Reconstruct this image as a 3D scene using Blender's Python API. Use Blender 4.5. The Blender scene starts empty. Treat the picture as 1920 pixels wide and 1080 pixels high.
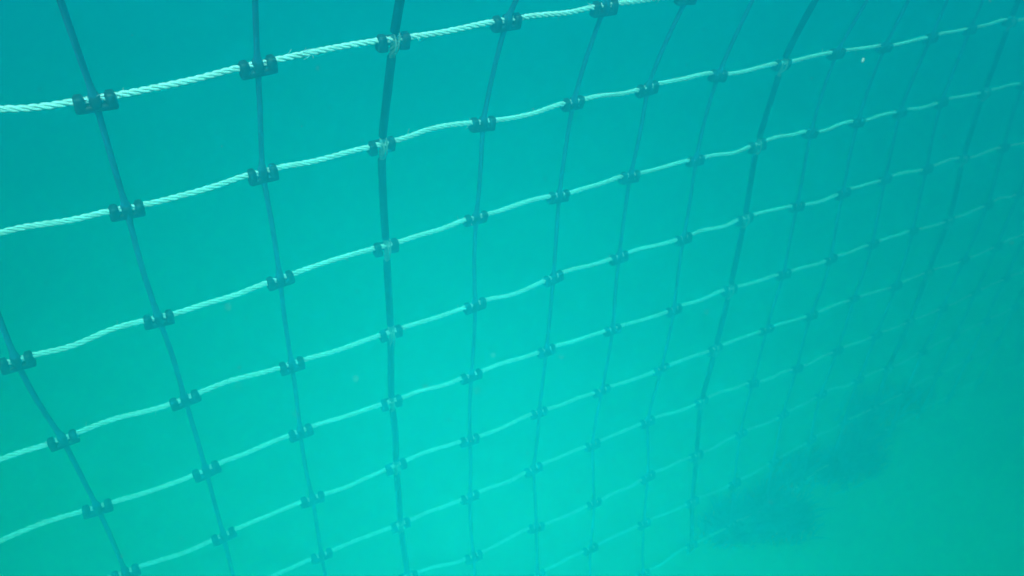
import bpy, bmesh, math, random
from mathutils import Vector, Matrix, noise

# ------------------------------------------------------------------ camera, sky, sun, exposure
S = 0.2                     # metres in one mesh of the net
CAM_Z = 10.95 * S           # camera height above the seabed
sc = bpy.context.scene
col = sc.collection
cam = bpy.data.cameras.new('camera')
cam.sensor_width = 36.0
cam.lens = 28.125
cam.clip_start = 0.02
cam.clip_end = 200.0
cam.dof.use_dof = True
cam.dof.focus_distance = 1.2
cam.dof.aperture_fstop = 5.6
cam_o = bpy.data.objects.new('camera', cam)
col.objects.link(cam_o)
VX = Vector((0.852, -0.5226, 0.0317)).normalized()
VF = Vector((0.4593, 0.7172, -0.5241)).normalized()
VU = VX.cross(VF).normalized()
VF = VU.cross(VX).normalized()
m = Matrix((( VX.x, VU.x, -VF.x), (VX.y, VU.y, -VF.y), (VX.z, VU.z, -VF.z))).to_4x4()
m.translation = (0, 0, CAM_Z)
cam_o.matrix_world = m
sc.camera = cam_o

SUN_EL, SUN_FROM = math.radians(49), math.radians(240)   # direction the light comes from, measured from +X towards +Y
world = bpy.data.worlds.new('World')
sc.world = world
world.use_nodes = True
nt = world.node_tree
bg = nt.nodes['Background']
sky = nt.nodes.new('ShaderNodeTexSky')
sky.sky_type = 'NISHITA'
sky.sun_disc = False
sky.sun_elevation = SUN_EL
sky.sun_rotation = math.pi / 2 - SUN_FROM
nt.links.new(sky.outputs[0], bg.inputs[0])
bg.inputs[1].default_value = 0.06

sun = bpy.data.lights.new('sun', 'SUN')
sun.energy = 5.0
sun.angle = math.radians(0.5)
sun.color = (1.0, 0.95, 0.88)
sun_o = bpy.data.objects.new('sun', sun)
col.objects.link(sun_o)
ldir = Vector((math.cos(SUN_EL) * math.cos(SUN_FROM), math.cos(SUN_EL) * math.sin(SUN_FROM), math.sin(SUN_EL)))
sun_o.rotation_euler = ldir.to_track_quat('Z', 'Y').to_euler()

sc.view_settings.view_transform = 'Standard'
sc.view_settings.look = 'None'
sc.view_settings.exposure = 0.91
sc.view_settings.gamma = 1.0
sc.render.engine = 'CYCLES'
sc.cycles.volume_bounces = 2
sc.cycles.max_bounces = 8

random.seed(7)


# ------------------------------------------------------------------ helpers
def prop(o, label=None, cat=None, group=None, kind=None):
    if label: o['label'] = label
    if cat: o['category'] = cat
    if group: o['group'] = group
    if kind: o['kind'] = kind
    return o


class MB:
    """Collects vertices and faces, builds one mesh object."""
    def __init__(self): self.v, self.f = [], []

    def tube(self, pts, radii, sides=8, up=Vector((0, 0, 1)), caps=True):
        base = len(self.v)
        n = len(pts)
        for i, p in enumerate(pts):
            t = (pts[min(i + 1, n - 1)] - pts[max(i - 1, 0)]).normalized()
            a = t.cross(up)
            if a.length < 1e-4: a = t.cross(Vector((0, 1, 0)))
            a.normalize()
            b = a.cross(t)
            r = radii[i] if hasattr(radii, '__len__') else radii
            for k in range(sides):
                th = 2 * math.pi * k / sides
                self.v.append(p + (a * math.cos(th) + b * math.sin(th)) * r)
        for i in range(n - 1):
            for k in range(sides):
                k2 = (k + 1) % sides
                self.f.append((base + i * sides + k, base + i * sides + k2, base + (i + 1) * sides + k2, base + (i + 1) * sides + k))
        if caps:
            self.f.append(tuple(base + k for k in reversed(range(sides))))
            self.f.append(tuple(base + (n - 1) * sides + k for k in range(sides)))

    def laid_rope(self, pts, R, pitch, up=Vector((0, 0, 1)), sides=7, phase=0.0, wobble=0.0):
        """Three strands twisted round one another."""
        rs = R / 2.42
        ro = R - rs
        n = len(pts)
        s = [0.0]
        for i in range(1, n): s.append(s[-1] + (pts[i] - pts[i - 1]).length * (1 + wobble * noise.noise(pts[i] * 9)))
        fr = []
        for i, p in enumerate(pts):
            t = (pts[min(i + 1, n - 1)] - pts[max(i - 1, 0)]).normalized()
            a = t.cross(up).normalized()
            fr.append((a, a.cross(t)))
        for q in range(3):
            c = []
            for i, p in enumerate(pts):
                th = -2 * math.pi * s[i] / pitch + 2 * math.pi * q / 3 + phase
                a, b = fr[i]
                k = 1.0 + wobble * noise.noise(p * 90 + Vector((q * 7, 0, 0)))
                c.append(p + (a * math.cos(th) + b * math.sin(th)) * (ro * k))
            self.tube(c, [rs * (1 + wobble * 0.8 * noise.noise(x * 70)) for x in c], sides, up)

    def rounded_box(self, c, h, r, M=None):
        bm = bmesh.new()
        bmesh.ops.create_cube(bm, size=2.0)
        for v in bm.verts: v.co = Vector((v.co.x * h[0], v.co.y * h[1], v.co.z * h[2]))
        bmesh.ops.bevel(bm, geom=list(bm.edges), offset=r, segments=3, profile=0.5, affect='EDGES')
        base = len(self.v)
        bm.verts.ensure_lookup_table()
        for v in bm.verts:
            p = v.co + Vector(c)
            self.v.append(M @ p if M else p)
        for f in bm.faces: self.f.append(tuple(base + v.index for v in f.verts))
        bm.free()

    def collar(self, x, w, ry, z0, z1, bev):
        """A stubby rounded ring closed round the rope, its axis along x; flat-bottomed like a moulded lug."""
        prof = [(x - w, 1 - bev), (x - w + bev * ry, 1.0), (x + w - bev * ry, 1.0), (x + w, 1 - bev)]
        N = 18
        base = len(self.v)
        cz, rz = (z0 + z1) / 2, (z1 - z0) / 2
        for (px, k) in prof:
            for i in range(N):
                th = 2 * math.pi * i / N
                c_, s_ = math.cos(th), math.sin(th)
                e = 0.62
                self.v.append(Vector((px, k * ry * math.copysign(abs(c_) ** e, c_), cz + k * rz * math.copysign(abs(s_) ** e, s_))))
        for j in range(3):
            for i in range(N):
                i2 = (i + 1) % N
                self.f.append((base + j * N + i, base + (j + 1) * N + i, base + (j + 1) * N + i2, base + j * N + i2))
        self.f.append(tuple(base + i for i in range(N)))
        self.f.append(tuple(base + 3 * N + i for i in reversed(range(N))))

    def mesh(self, name, mat, smooth=True):
        me = bpy.data.meshes.new(name)
        me.from_pydata([tuple(v) for v in self.v], [], self.f)
        if smooth: me.shade_smooth()
        me.materials.append(mat)
        me.update()
        return me

    def build(self, name, mat, parent=None, smooth=True):
        return link(name, self.mesh(name, mat, smooth), parent)


def link(name, me, parent=None):
    o = bpy.data.objects.new(name, me)
    col.objects.link(o)
    if parent: o.parent = parent
    return o


def material(name, c1, c2, rough, scale=40.0, bump=0.0, bump_scale=200.0, spec=0.5):
    mt = bpy.data.materials.new(name)
    mt.use_nodes = True
    t = mt.node_tree
    p = t.nodes['Principled BSDF']
    co = t.nodes.new('ShaderNodeTexCoord')
    nz = t.nodes.new('ShaderNodeTexNoise')
    nz.inputs['Scale'].default_value = scale
    nz.inputs['Detail'].default_value = 5
    t.links.new(co.outputs['Object'], nz.inputs['Vector'])
    rp = t.nodes.new('ShaderNodeValToRGB')
    rp.color_ramp.elements[0].position, rp.color_ramp.elements[1].position = 0.35, 0.65
    rp.color_ramp.elements[0].color = (*c1, 1)
    rp.color_ramp.elements[1].color = (*c2, 1)
    t.links.new(nz.outputs[0], rp.inputs[0])
    t.links.new(rp.outputs[0], p.inputs['Base Color'])
    p.inputs['Roughness'].default_value = rough
    p.inputs['Specular IOR Level'].default_value = spec
    if bump:
        n2 = t.nodes.new('ShaderNodeTexNoise')
        n2.inputs['Scale'].default_value = bump_scale
        n2.inputs['Detail'].default_value = 3
        t.links.new(co.outputs['Object'], n2.inputs['Vector'])
        b = t.nodes.new('ShaderNodeBump')
        b.inputs['Strength'].default_value = bump
        b.inputs['Distance'].default_value = 0.002
        t.links.new(n2.outputs[0], b.inputs['Height'])
        t.links.new(b.outputs[0], p.inputs['Normal'])
    return mt


M_ROPE = material('white_nylon', (0.70, 0.70, 0.67), (0.88, 0.88, 0.86), 0.32, 90, 0.6, 450, 0.8)
M_ROD = material('blue_plastic', (0.022, 0.082, 0.16), (0.03, 0.105, 0.20), 0.5, 30, 0.2, 300)
M_CLIP = material('black_plastic', (0.008, 0.008, 0.009), (0.025, 0.024, 0.022), 0.5, 80, 0.3, 300, 0.35)
M_HOSE = material('black_braided_hose', (0.003, 0.004, 0.0035), (0.009, 0.01, 0.008), 0.85, 120, 0.8, 700, 0.1)
M_CORD = material('old_white_cord', (0.18, 0.2, 0.15), (0.46, 0.47, 0.40), 0.6, 60, 0.4, 500)
M_CORE = material('fouled_rope', (0.09, 0.11, 0.085), (0.22, 0.24, 0.19), 0.7, 60, 0.4, 500)
M_WEED = material('seagrass', (0.03, 0.032, 0.006), (0.06, 0.055, 0.012), 0.6, 8)
M_FLAKE = material('flake', (0.5, 0.45, 0.40), (0.7, 0.65, 0.6), 0.8, 20)

# ------------------------------------------------------------------ seabed
SX, SY = (-14.0, 14.0), (-10.0, 14.0)


def seabed_z(x, y):
    p = Vector((x, y, 0))
    z = 0.05 * noise.noise(p * 0.35) + 0.02 * noise.noise(p * 1.4 + Vector((9, 0, 0)))
    z += 0.006 * math.sin(9 * (x * 0.5 + y * 0.86) + 2.0 * noise.noise(p * 1.1)) + 0.006 * noise.noise(p * 7.0)
    return z


mb = MB()
nx, ny = 240, 210
for j in range(ny + 1):
    for i in range(nx + 1):
        x = SX[0] + (SX[1] - SX[0]) * i / nx
        y = SY[0] + (SY[1] - SY[0]) * j / ny
        mb.v.append(Vector((x, y, seabed_z(x, y))))
for j in range(ny):
    for i in range(nx):
        k = j * (nx + 1) + i
        mb.f.append((k, k + 1, k + nx + 2, k + nx + 1))
M_SAND = material('sand', (0.74, 0.43, 0.13), (0.86, 0.53, 0.19), 0.9, 1.3, 0.6, 60, 0.2)
prop(mb.build('seabed', M_SAND), kind='structure')

# ------------------------------------------------------------------ the net: junctions of ropes and rods, in meshes from the camera's plumb line
GRID = [
[[-1.628,5.642,-0.782],[-0.662,5.464,-0.838],[0.299,5.287,-0.929],[1.399,5.19,-0.857],[2.436,5.158,-0.779],[3.536,5.107,-0.725],[4.527,5.22,-0.639],[5.523,5.343,-0.591],[6.528,5.451,-0.547],[7.536,5.544,-0.52],[8.537,5.662,-0.506],[9.522,5.83,-0.523],[10.505,5.994,-0.536],[11.493,6.129,-0.543],[12.485,6.232,-0.556],[13.48,6.303,-0.583],[14.477,6.347,-0.616],[15.475,6.374,-0.645],[16.474,6.391,-0.669]],
[[-1.596,5.851,-1.749],[-0.598,5.784,-1.736],[0.384,5.695,-1.758],[1.445,5.654,-1.652],[2.469,5.629,-1.583],[3.466,5.632,-1.538],[4.474,5.66,-1.518],[5.475,5.714,-1.529],[6.481,5.771,-1.494],[7.503,5.783,-1.495],[8.513,5.843,-1.479],[9.483,5.998,-1.522],[10.471,6.119,-1.534],[11.463,6.218,-1.541],[12.459,6.281,-1.548],[13.456,6.312,-1.583],[14.454,6.325,-1.619],[15.453,6.33,-1.646],[16.453,6.334,-1.668]],
[[-1.564,5.998,-2.738],[-0.558,5.979,-2.7],[0.433,5.956,-2.666],[1.444,5.947,-2.576],[2.453,5.933,-2.521],[3.438,5.947,-2.489],[4.441,5.967,-2.458],[5.409,6.032,-2.471],[6.406,6.05,-2.468],[7.406,6.061,-2.478],[8.403,6.118,-2.481],[9.405,6.178,-2.537],[10.425,6.222,-2.536],[11.423,6.295,-2.548],[12.43,6.313,-2.54],[13.43,6.306,-2.588],[14.431,6.293,-2.623],[15.432,6.284,-2.648],[16.434,6.281,-2.667]],
[[-1.531,6.1,-3.74],[-0.552,6.037,-3.746],[0.477,6.034,-3.689],[1.486,6.036,-3.611],[2.484,6.043,-3.547],[3.452,6.081,-3.503],[4.442,6.096,-3.484],[5.417,6.15,-3.482],[6.397,6.172,-3.489],[7.39,6.175,-3.485],[8.384,6.202,-3.507],[9.376,6.254,-3.544],[10.366,6.314,-3.576],[11.372,6.339,-3.595],[12.394,6.312,-3.589],[13.405,6.277,-3.604],[14.413,6.249,-3.628],[15.417,6.237,-3.651],[16.418,6.238,-3.667]],
[[-1.45,6.22,-4.727],[-0.447,6.194,-4.704],[0.54,6.174,-4.659],[1.511,6.145,-4.611],[2.512,6.118,-4.565],[3.476,6.129,-4.543],[4.473,6.143,-4.503],[5.427,6.189,-4.518],[6.42,6.186,-4.52],[7.435,6.17,-4.484],[8.415,6.168,-4.531],[9.4,6.207,-4.563],[10.392,6.253,-4.583],[11.392,6.252,-4.611],[12.38,6.278,-4.642],[13.399,6.222,-4.62],[14.406,6.198,-4.636],[15.407,6.199,-4.655],[16.406,6.209,-4.667]],
[[-1.376,6.334,-5.713],[-0.376,6.326,-5.674],[0.591,6.288,-5.642],[1.538,6.291,-5.571],[2.524,6.242,-5.546],[3.487,6.218,-5.542],[4.481,6.192,-5.524],[5.453,6.182,-5.544],[6.435,6.165,-5.553],[7.421,6.164,-5.538],[8.424,6.126,-5.559],[9.418,6.127,-5.596],[10.407,6.157,-5.617],[11.406,6.159,-5.636],[12.392,6.17,-5.694],[13.419,6.141,-5.627],[14.405,6.161,-5.651],[15.397,6.181,-5.664],[16.393,6.199,-5.668]],
[[-1.333,6.416,-6.706],[-0.33,6.393,-6.671],[0.62,6.347,-6.637],[1.576,6.326,-6.58],[2.553,6.303,-6.541],[3.502,6.275,-6.547],[4.481,6.262,-6.527],[5.448,6.242,-6.547],[6.433,6.218,-6.55],[7.416,6.206,-6.55],[8.422,6.182,-6.543],[9.397,6.182,-6.601],[10.395,6.181,-6.616],[11.405,6.14,-6.641],[12.377,6.2,-6.692],[13.371,6.163,-6.71],[14.376,6.168,-6.683],[15.376,6.186,-6.673],[16.376,6.203,-6.669]],
[[-1.335,6.475,-7.703],[-0.344,6.444,-7.665],[0.633,6.41,-7.621],[1.604,6.382,-7.565],[2.579,6.328,-7.539],[3.524,6.306,-7.54],[4.477,6.306,-7.525],[5.442,6.302,-7.53],[6.412,6.299,-7.531],[7.408,6.256,-7.542],[8.423,6.201,-7.547],[9.4,6.173,-7.614],[10.386,6.191,-7.629],[11.385,6.183,-7.653],[12.368,6.208,-7.713],[13.354,6.213,-7.731],[14.355,6.211,-7.705],[15.358,6.214,-7.682],[16.361,6.222,-7.67]],
[[-1.348,6.524,-8.701],[-0.354,6.485,-8.66],[0.641,6.445,-8.612],[1.639,6.397,-8.561],[2.637,6.326,-8.528],[3.538,6.219,-8.572],[4.516,6.201,-8.544],[5.477,6.166,-8.562],[6.469,6.17,-8.533],[7.434,6.165,-8.553],[8.415,6.195,-8.568],[9.403,6.202,-8.611],[10.392,6.25,-8.611],[11.381,6.232,-8.653],[12.318,6.277,-8.768],[13.333,6.273,-8.748],[14.346,6.263,-8.716],[15.352,6.256,-8.689],[16.356,6.253,-8.671]],
[[-1.363,6.569,-9.698],[-0.366,6.516,-9.655],[0.631,6.459,-9.608],[1.627,6.39,-9.565],[2.614,6.303,-9.542],[3.585,6.21,-9.552],[4.569,6.167,-9.535],[5.514,6.168,-9.54],[6.515,6.131,-9.511],[7.482,6.1,-9.525],[8.434,6.105,-9.592],[9.419,6.155,-9.624],[10.418,6.203,-9.623],[11.393,6.25,-9.671],[12.366,6.299,-9.744],[13.359,6.317,-9.748],[14.36,6.315,-9.722],[15.362,6.305,-9.694],[16.364,6.292,-9.672]],
[[-1.378,6.611,-10.696],[-0.381,6.542,-10.653],[0.614,6.465,-10.607],[1.606,6.379,-10.568],[2.598,6.291,-10.548],[3.589,6.211,-10.544],[4.573,6.138,-10.537],[5.548,6.065,-10.538],[6.529,5.984,-10.537],[7.561,5.991,-10.487],[8.504,6.023,-10.571],[9.456,6.043,-10.642],[10.436,6.137,-10.646],[11.419,6.24,-10.68],[12.407,6.314,-10.729],[13.396,6.355,-10.742],[14.388,6.365,-10.724],[15.382,6.354,-10.696],[16.378,6.333,-10.673]]]
ROWS, COLS = 11, 19
P = [[Vector((x * S, y * S, z * S + CAM_Z)) for (x, y, z) in r] for r in GRID]
THICK = (4, 9, 14)          # columns that are a sleeved rope
net = bpy.data.objects.new('shark_net', None)
col.objects.link(net)
net.location = P[ROWS - 1][COLS // 2]
prop(net, 'wide shark net of white twisted ropes, blue rods and dark clips hanging over sand', 'net')
NET_INV = Matrix.Translation(-net.location)


def net_part(name, me, parent=None):
    """Part meshes are in world coordinates; a plain copy of the net's offset keeps them in place."""
    o = link(name, me, parent or net)
    if parent is None: o.matrix_parent_inverse = NET_INV
    return o


frames = {}
for j in range(ROWS):
    for i in range(COLS):
        tr = (P[j][min(i + 1, COLS - 1)] - P[j][max(i - 1, 0)]).normalized()
        tc = (P[max(j - 1, 0)][i] - P[min(j + 1, ROWS - 1)][i]).normalized()      # upward
        d = (tr - tc * (0.33 * tr.dot(tc))).normalized()
        nrm = d.cross(tc).normalized()                                             # away from the camera side
        ang = random.gauss(0, 0.075)
        d = (Matrix.Rotation(ang, 3, nrm) @ d).normalized()
        up = nrm.cross(d).normalized() * -1
        if up.z < 0: up = -up
        nrm = up.cross(d).normalized()
        frames[i, j] = (d, nrm, up, tc)


def hermite(a, ta, b, tb, n):
    out = []
    for k in range(n):
        s = k / n
        h00 = 2 * s ** 3 - 3 * s ** 2 + 1
        h10 = s ** 3 - 2 * s ** 2 + s
        h01 = -2 * s ** 3 + 3 * s ** 2
        h11 = s ** 3 - s ** 2
        out.append(a * h00 + ta * h10 + b * h01 + tb * h11)
    return out


# ropes running across
for j in range(ROWS):
    pts = []
    for i in range(COLS):
        d = frames[i, j][0]
        a, b = P[j][i] - d * 0.12 * S, P[j][i] + d * 0.12 * S
        pts += [a + (b - a) * k / 12 for k in range(12)]
        if i < COLS - 1:
            d2 = frames[i + 1, j][0]
            c = P[j][i + 1] - d2 * 0.12 * S
            L = (c - b).length
            seg = hermite(b, d * L * 0.85, c, d2 * L * 0.85, 36)
            amp = Vector((0, random.gauss(0, 0.011), random.gauss(-0.004, 0.007))) * S
            amp2 = Vector((0, random.gauss(0, 0.006), random.gauss(0, 0.006))) * S
            for k, p in enumerate(seg):
                s = k / 36
                pts.append(p + amp * math.sin(math.pi * s) ** 2 + amp2 * math.sin(2 * math.pi * s) * math.sin(math.pi * s))
    pts.append(P[j][-1] + frames[COLS - 1, j][0] * 0.12 * S)
    mb = MB()
    mb.laid_rope(pts, 0.0255 * S, 0.185 * S, phase=random.random() * 6, wobble=0.13)
    for _ in range(60):                                    # stray fibres worked loose from the lay
        k = random.randrange(4, len(pts) - 4)
        a = random.uniform(0, 6.28)
        out = (Vector((0, math.cos(a), math.sin(a))) + Vector((random.gauss(0, 1), 0, 0))).normalized()
        p0 = pts[k] + Vector((0, math.cos(a), math.sin(a))) * 0.023 * S
        L = random.uniform(0.02, 0.045) * S
        bend = Vector((random.gauss(0, 1), random.gauss(0, .5), random.gauss(0, .7))) * 0.5
        mb.tube([p0 + (out + bend * s_) * (L * s_) for s_ in (0, .35, .7, 1)], 0.0022 * S, 3, caps=False)
    net_part('horizontal_rope', mb.mesh('horizontal_rope', M_ROPE))

# the moulded clip: a bar below the rope, collars closed round the rope
cb = MB()
cb.rounded_box((0, 0.004 * S, -0.066 * S), (0.134 * S, 0.043 * S, 0.029 * S), 0.02 * S)
for cx, w in ((-0.096, 0.035), (0.0, 0.037), (0.096, 0.035)):
    cb.collar(cx * S, w * S, 0.046 * S, -0.075 * S, 0.043 * S, 0.34)
CLIP = cb.mesh('clip', M_CLIP)
cb = MB()
for s in (-1, 1):
    cb.rounded_box((s * 0.09 * S, 0.006 * S, -0.066 * S), (0.042 * S, 0.043 * S, 0.028 * S), 0.014 * S)
    cb.collar(s * 0.097 * S, 0.036 * S, 0.047 * S, -0.075 * S, 0.044 * S, 0.34)
cb.rounded_box((0, 0.046 * S, -0.03 * S), (0.08 * S, 0.012 * S, 0.045 * S), 0.008 * S)
CLIP_OPEN = cb.mesh('clip', M_CLIP)

# white cord lashed over the front of the rope where a sleeved rope crosses
lb = MB()
for x0, lean in ((-0.030, 0.008), (0.022, -0.010)):
    pp = []
    for k in range(27):
        s = k / 26
        z = 0.085 - 0.26 * s
        y = -0.012 - 0.055 * math.sin(math.pi * min(1, s * 1.15)) ** 0.7 if s < 0.87 else -0.02
        pp.append(Vector(((x0 + lean * math.sin(5 * s) + 0.02 * s * (1 if x0 < 0 else -1)) * S, y * S, z * S)))
    lb.laid_rope(pp, 0.008 * S, 0.05 * S, up=Vector((1, 0, 0)), sides=5)
LASH = lb.mesh('lashing', M_CORD)


def column_path(i, n=14):
    """Down one column; it bends a little at each clip and runs nearly straight between."""
    out, where = [], []
    for j in range(ROWS - 1):
        a, b = P[j][i], P[j + 1][i]
        ta, tb = -frames[i, j][3], -frames[i, j + 1][3]
        L = (b - a).length
        ch = (b - a).normalized()
        seg = hermite(a, (ch * 0.55 + ta * 0.45) * L, b, (ch * 0.55 + tb * 0.45) * L, n)
        bow = Vector((random.gauss(0, 0.008), random.gauss(0, 0.008), 0)) * S
        for k, p in enumerate(seg):
            out.append(p + bow * math.sin(math.pi * k / n))
            where.append(k / n)
    e = P[ROWS - 1][i]
    for k in range(4):
        out.append(e + Vector((-0.012 * k, 0.004 * k, -0.075 * k)) * S)
        where.append(0.06 * k)
    return out, where


def clip_matrix(i, j):
    d, nrm, up, tc = frames[i, j]
    m4 = Matrix(((d.x, nrm.x, up.x), (d.y, nrm.y, up.y), (d.z, nrm.z, up.z))).to_4x4()
    m4.translation = P[j][i]
    return m4


for i in range(COLS):
    pts, where = column_path(i)
    mb = MB()
    Y = Vector((0, 1, 0))
    if i in THICK:
        dense = []
        for k in range(len(pts) - 1):
            for q in range(3): dense.append(pts[k].lerp(pts[k + 1], q / 3))
        dense = [p + frames[i, 0][1] * (0.0 * S) for p in dense]
        mb.laid_rope(dense, 0.028 * S, 0.12 * S, up=Y, sides=6)
        root = net_part('vertical_rope', mb.mesh('vertical_rope', M_CORE))
        for j in range(ROWS - 1):
            seg = pts[j * 14:(j + 1) * 14 + 1]
            n = len(seg)
            lo, hi = 0.15 + random.gauss(0, .012), 0.925 + random.gauss(0, .008)
            sp = []
            for k in range(15):
                f = (lo + (hi - lo) * k / 14) * (n - 1)
                a = min(int(f), n - 2)
                sp.append(seg[a].lerp(seg[a + 1], f - a))
            sb = MB()
            sb.tube(sp, [0.034 * S * (1 + 0.05 * noise.noise(p * 40)) for p in sp], 12, Y)
            net_part('sleeve', sb.mesh('sleeve', M_HOSE), root)
    else:
        rad = []
        for f in where:
            g = min(f, 1 - f)
            side = 0.044 if f < 0.5 else 0.036
            k = max(0.0, 1 - g / 0.13)
            rad.append((0.0205 + (side - 0.0205) * k ** 1.6) * S)
        mb.tube(pts, rad, 10, Y)
        root = net_part('vertical_rod', mb.mesh('vertical_rod', M_ROD))
    for j in range(ROWS):
        c = net_part('clip', CLIP_OPEN if i in THICK else CLIP, root)
        c.matrix_local = clip_matrix(i, j) @ Matrix.Rotation(random.gauss(0, 0.12), 4, 'X') @ Matrix.Diagonal((random.uniform(.86, 1.0), random.uniform(.9, 1.0), random.uniform(.86, 1.0), 1))
        if i in THICK:
            l = net_part('lashing', LASH, root)
            l.matrix_local = clip_matrix(i, j) @ Matrix.Diagonal((random.uniform(.5, 1.3) * random.choice((-1, 1)), 1, random.uniform(.75, 1.1), 1))

# ------------------------------------------------------------------ seagrass at the foot of the net
def seagrass(cx, cy, rx, ry, n, hmin, hmax, label, seed):
    rnd = random.Random(seed)
    mb = MB()
    base = Vector((cx, cy, seabed_z(cx, cy)))
    lumps = [(rnd.uniform(-0.85, 0.85), rnd.uniform(-0.5, 0.5), rnd.uniform(0.4, 0.75)) for _ in range(6)]
    lumps.append((0, 0, 0.8))
    for _ in range(n):
        lx, ly, lr = rnd.choice(lumps)
        r = min(1.0, abs(rnd.gauss(0, 0.5)))
        th = rnd.uniform(0, 2 * math.pi)
        x, y = (lx + r * lr * math.cos(th)) * rx, (ly + r * lr * math.sin(th)) * ry
        z = seabed_z(cx + x, cy + y) - base.z - 0.01
        h = rnd.uniform(hmin, hmax) * (1.05 - 0.55 * r)
        w = rnd.uniform(0.003, 0.006)
        a = rnd.uniform(0, 2 * math.pi)
        lean = Vector((rnd.gauss(0.25, 0.35), rnd.gauss(0, 0.35), 0)) * h
        side = Vector((math.cos(a), math.sin(a), 0)) * w
        b0 = len(mb.v)
        for k in range(5):
            s = k / 4
            c = Vector((x, y, z)) + lean * s * s + Vector((0, 0, h * s * (1 - 0.15 * s)))
            ww = side * (1 - 0.75 * s * s)
            mb.v += [c - ww, c + ww]
        for k in range(4):
            q = b0 + 2 * k
            mb.f.append((q, q + 1, q + 3, q + 2))
    o = mb.build('seagrass_clump', M_WEED)
    o.location = base
    return prop(o, label, 'seagrass', 'seagrass clumps at the foot of the net')


seagrass(9.3 * S, 6.0 * S, 0.18, 0.13, 2600, 0.05, 0.15, 'dark blurred seagrass clump under the bright end of the lowest rope', 1)
seagrass(11.7 * S, 6.2 * S, 0.26, 0.13, 1700, 0.05, 0.13, 'broad faint seagrass clump between the near clump and the hazy far one', 2)
seagrass(14.4 * S, 6.9 * S, 0.26, 0.15, 320, 0.05, 0.13, 'farthest and faintest seagrass clump, almost lost in the murky water', 3)

# ------------------------------------------------------------------ flakes drifting in the water
rnd = random.Random(11)
mb = MB()


def flake(p, r):
    bm = bmesh.new()
    bmesh.ops.create_icosphere(bm, subdivisions=1, radius=r)
    b0 = len(mb.v)
    k = Vector((rnd.uniform(0.5, 1.0), rnd.uniform(0.3, 0.8), rnd.uniform(0.6, 1.5)))
    for v in bm.verts:
        mb.v.append(p + Vector((v.co.x * k.x, v.co.y * k.y, v.co.z * k.z)) * rnd.uniform(0.7, 1.2))
    for f in bm.faces: mb.f.append(tuple(b0 + v.index for v in f.verts))
    bm.free()


C0 = Vector((0, 0, CAM_Z))
for _ in range(500):
    dist = rnd.uniform(0.35, 2.6)
    v = VF + VX * rnd.uniform(-0.8, 0.8) + VU * rnd.uniform(-0.5, 0.5)
    flake(C0 + v * dist, rnd.uniform(0.00025, 0.0007) * (0.5 + 0.5 * dist))
flake(C0 + (VF + VX * (658 / 1500) + VU * (427 / 1500)) * 0.75, 0.0026)
prop(mb.build('drifting_sediment', M_FLAKE), 'pale specks of sediment drifting in the green water', 'sediment', kind='stuff')

# ------------------------------------------------------------------ the water itself, one even volume round everything
mt = bpy.data.materials.new('sea_water')
mt.use_nodes = True
t = mt.node_tree
t.nodes.remove(t.nodes['Principled BSDF'])


def water(color, absorb, density, g):
    v = t.nodes.new('ShaderNodeVolumePrincipled')
    v.inputs['Color'].default_value = (*color, 1)
    v.inputs['Absorption Color'].default_value = (*absorb, 1)
    v.inputs['Density'].default_value = density
    v.inputs['Anisotropy'].default_value = g
    return v


# even sea water: most light is scattered onwards, a little of it back towards the sun
ad = t.nodes.new('ShaderNodeAddShader')
fwd = water((0.002, 0.205, 0.312), (0.18, 0.862, 0.868), 2.25, 0.85)
back = water((0.01, 0.99, 0.36), (1.0, 1.0, 1.0), 0.092, -0.6)
t.links.new(fwd.outputs[0], ad.inputs[0])
t.links.new(back.outputs[0], ad.inputs[1])
t.links.new(ad.outputs[0], t.nodes['Material Output'].inputs['Volume'])
mb = MB()
x0, x1, y0, y1, z0, z1 = -15, 15, -11, 15, -1.2, CAM_Z + 0.2
mb.v = [Vector(p) for p in ((x0, y0, z0), (x1, y0, z0), (x1, y1, z0), (x0, y1, z0), (x0, y0, z1), (x1, y0, z1), (x1, y1, z1), (x0, y1, z1))]
mb.f = [(3, 2, 1, 0), (4, 5, 6, 7), (0, 1, 5, 4), (1, 2, 6, 5), (2, 3, 7, 6), (3, 0, 4, 7)]
prop(mb.build('haze', mt, smooth=False), kind='stuff')
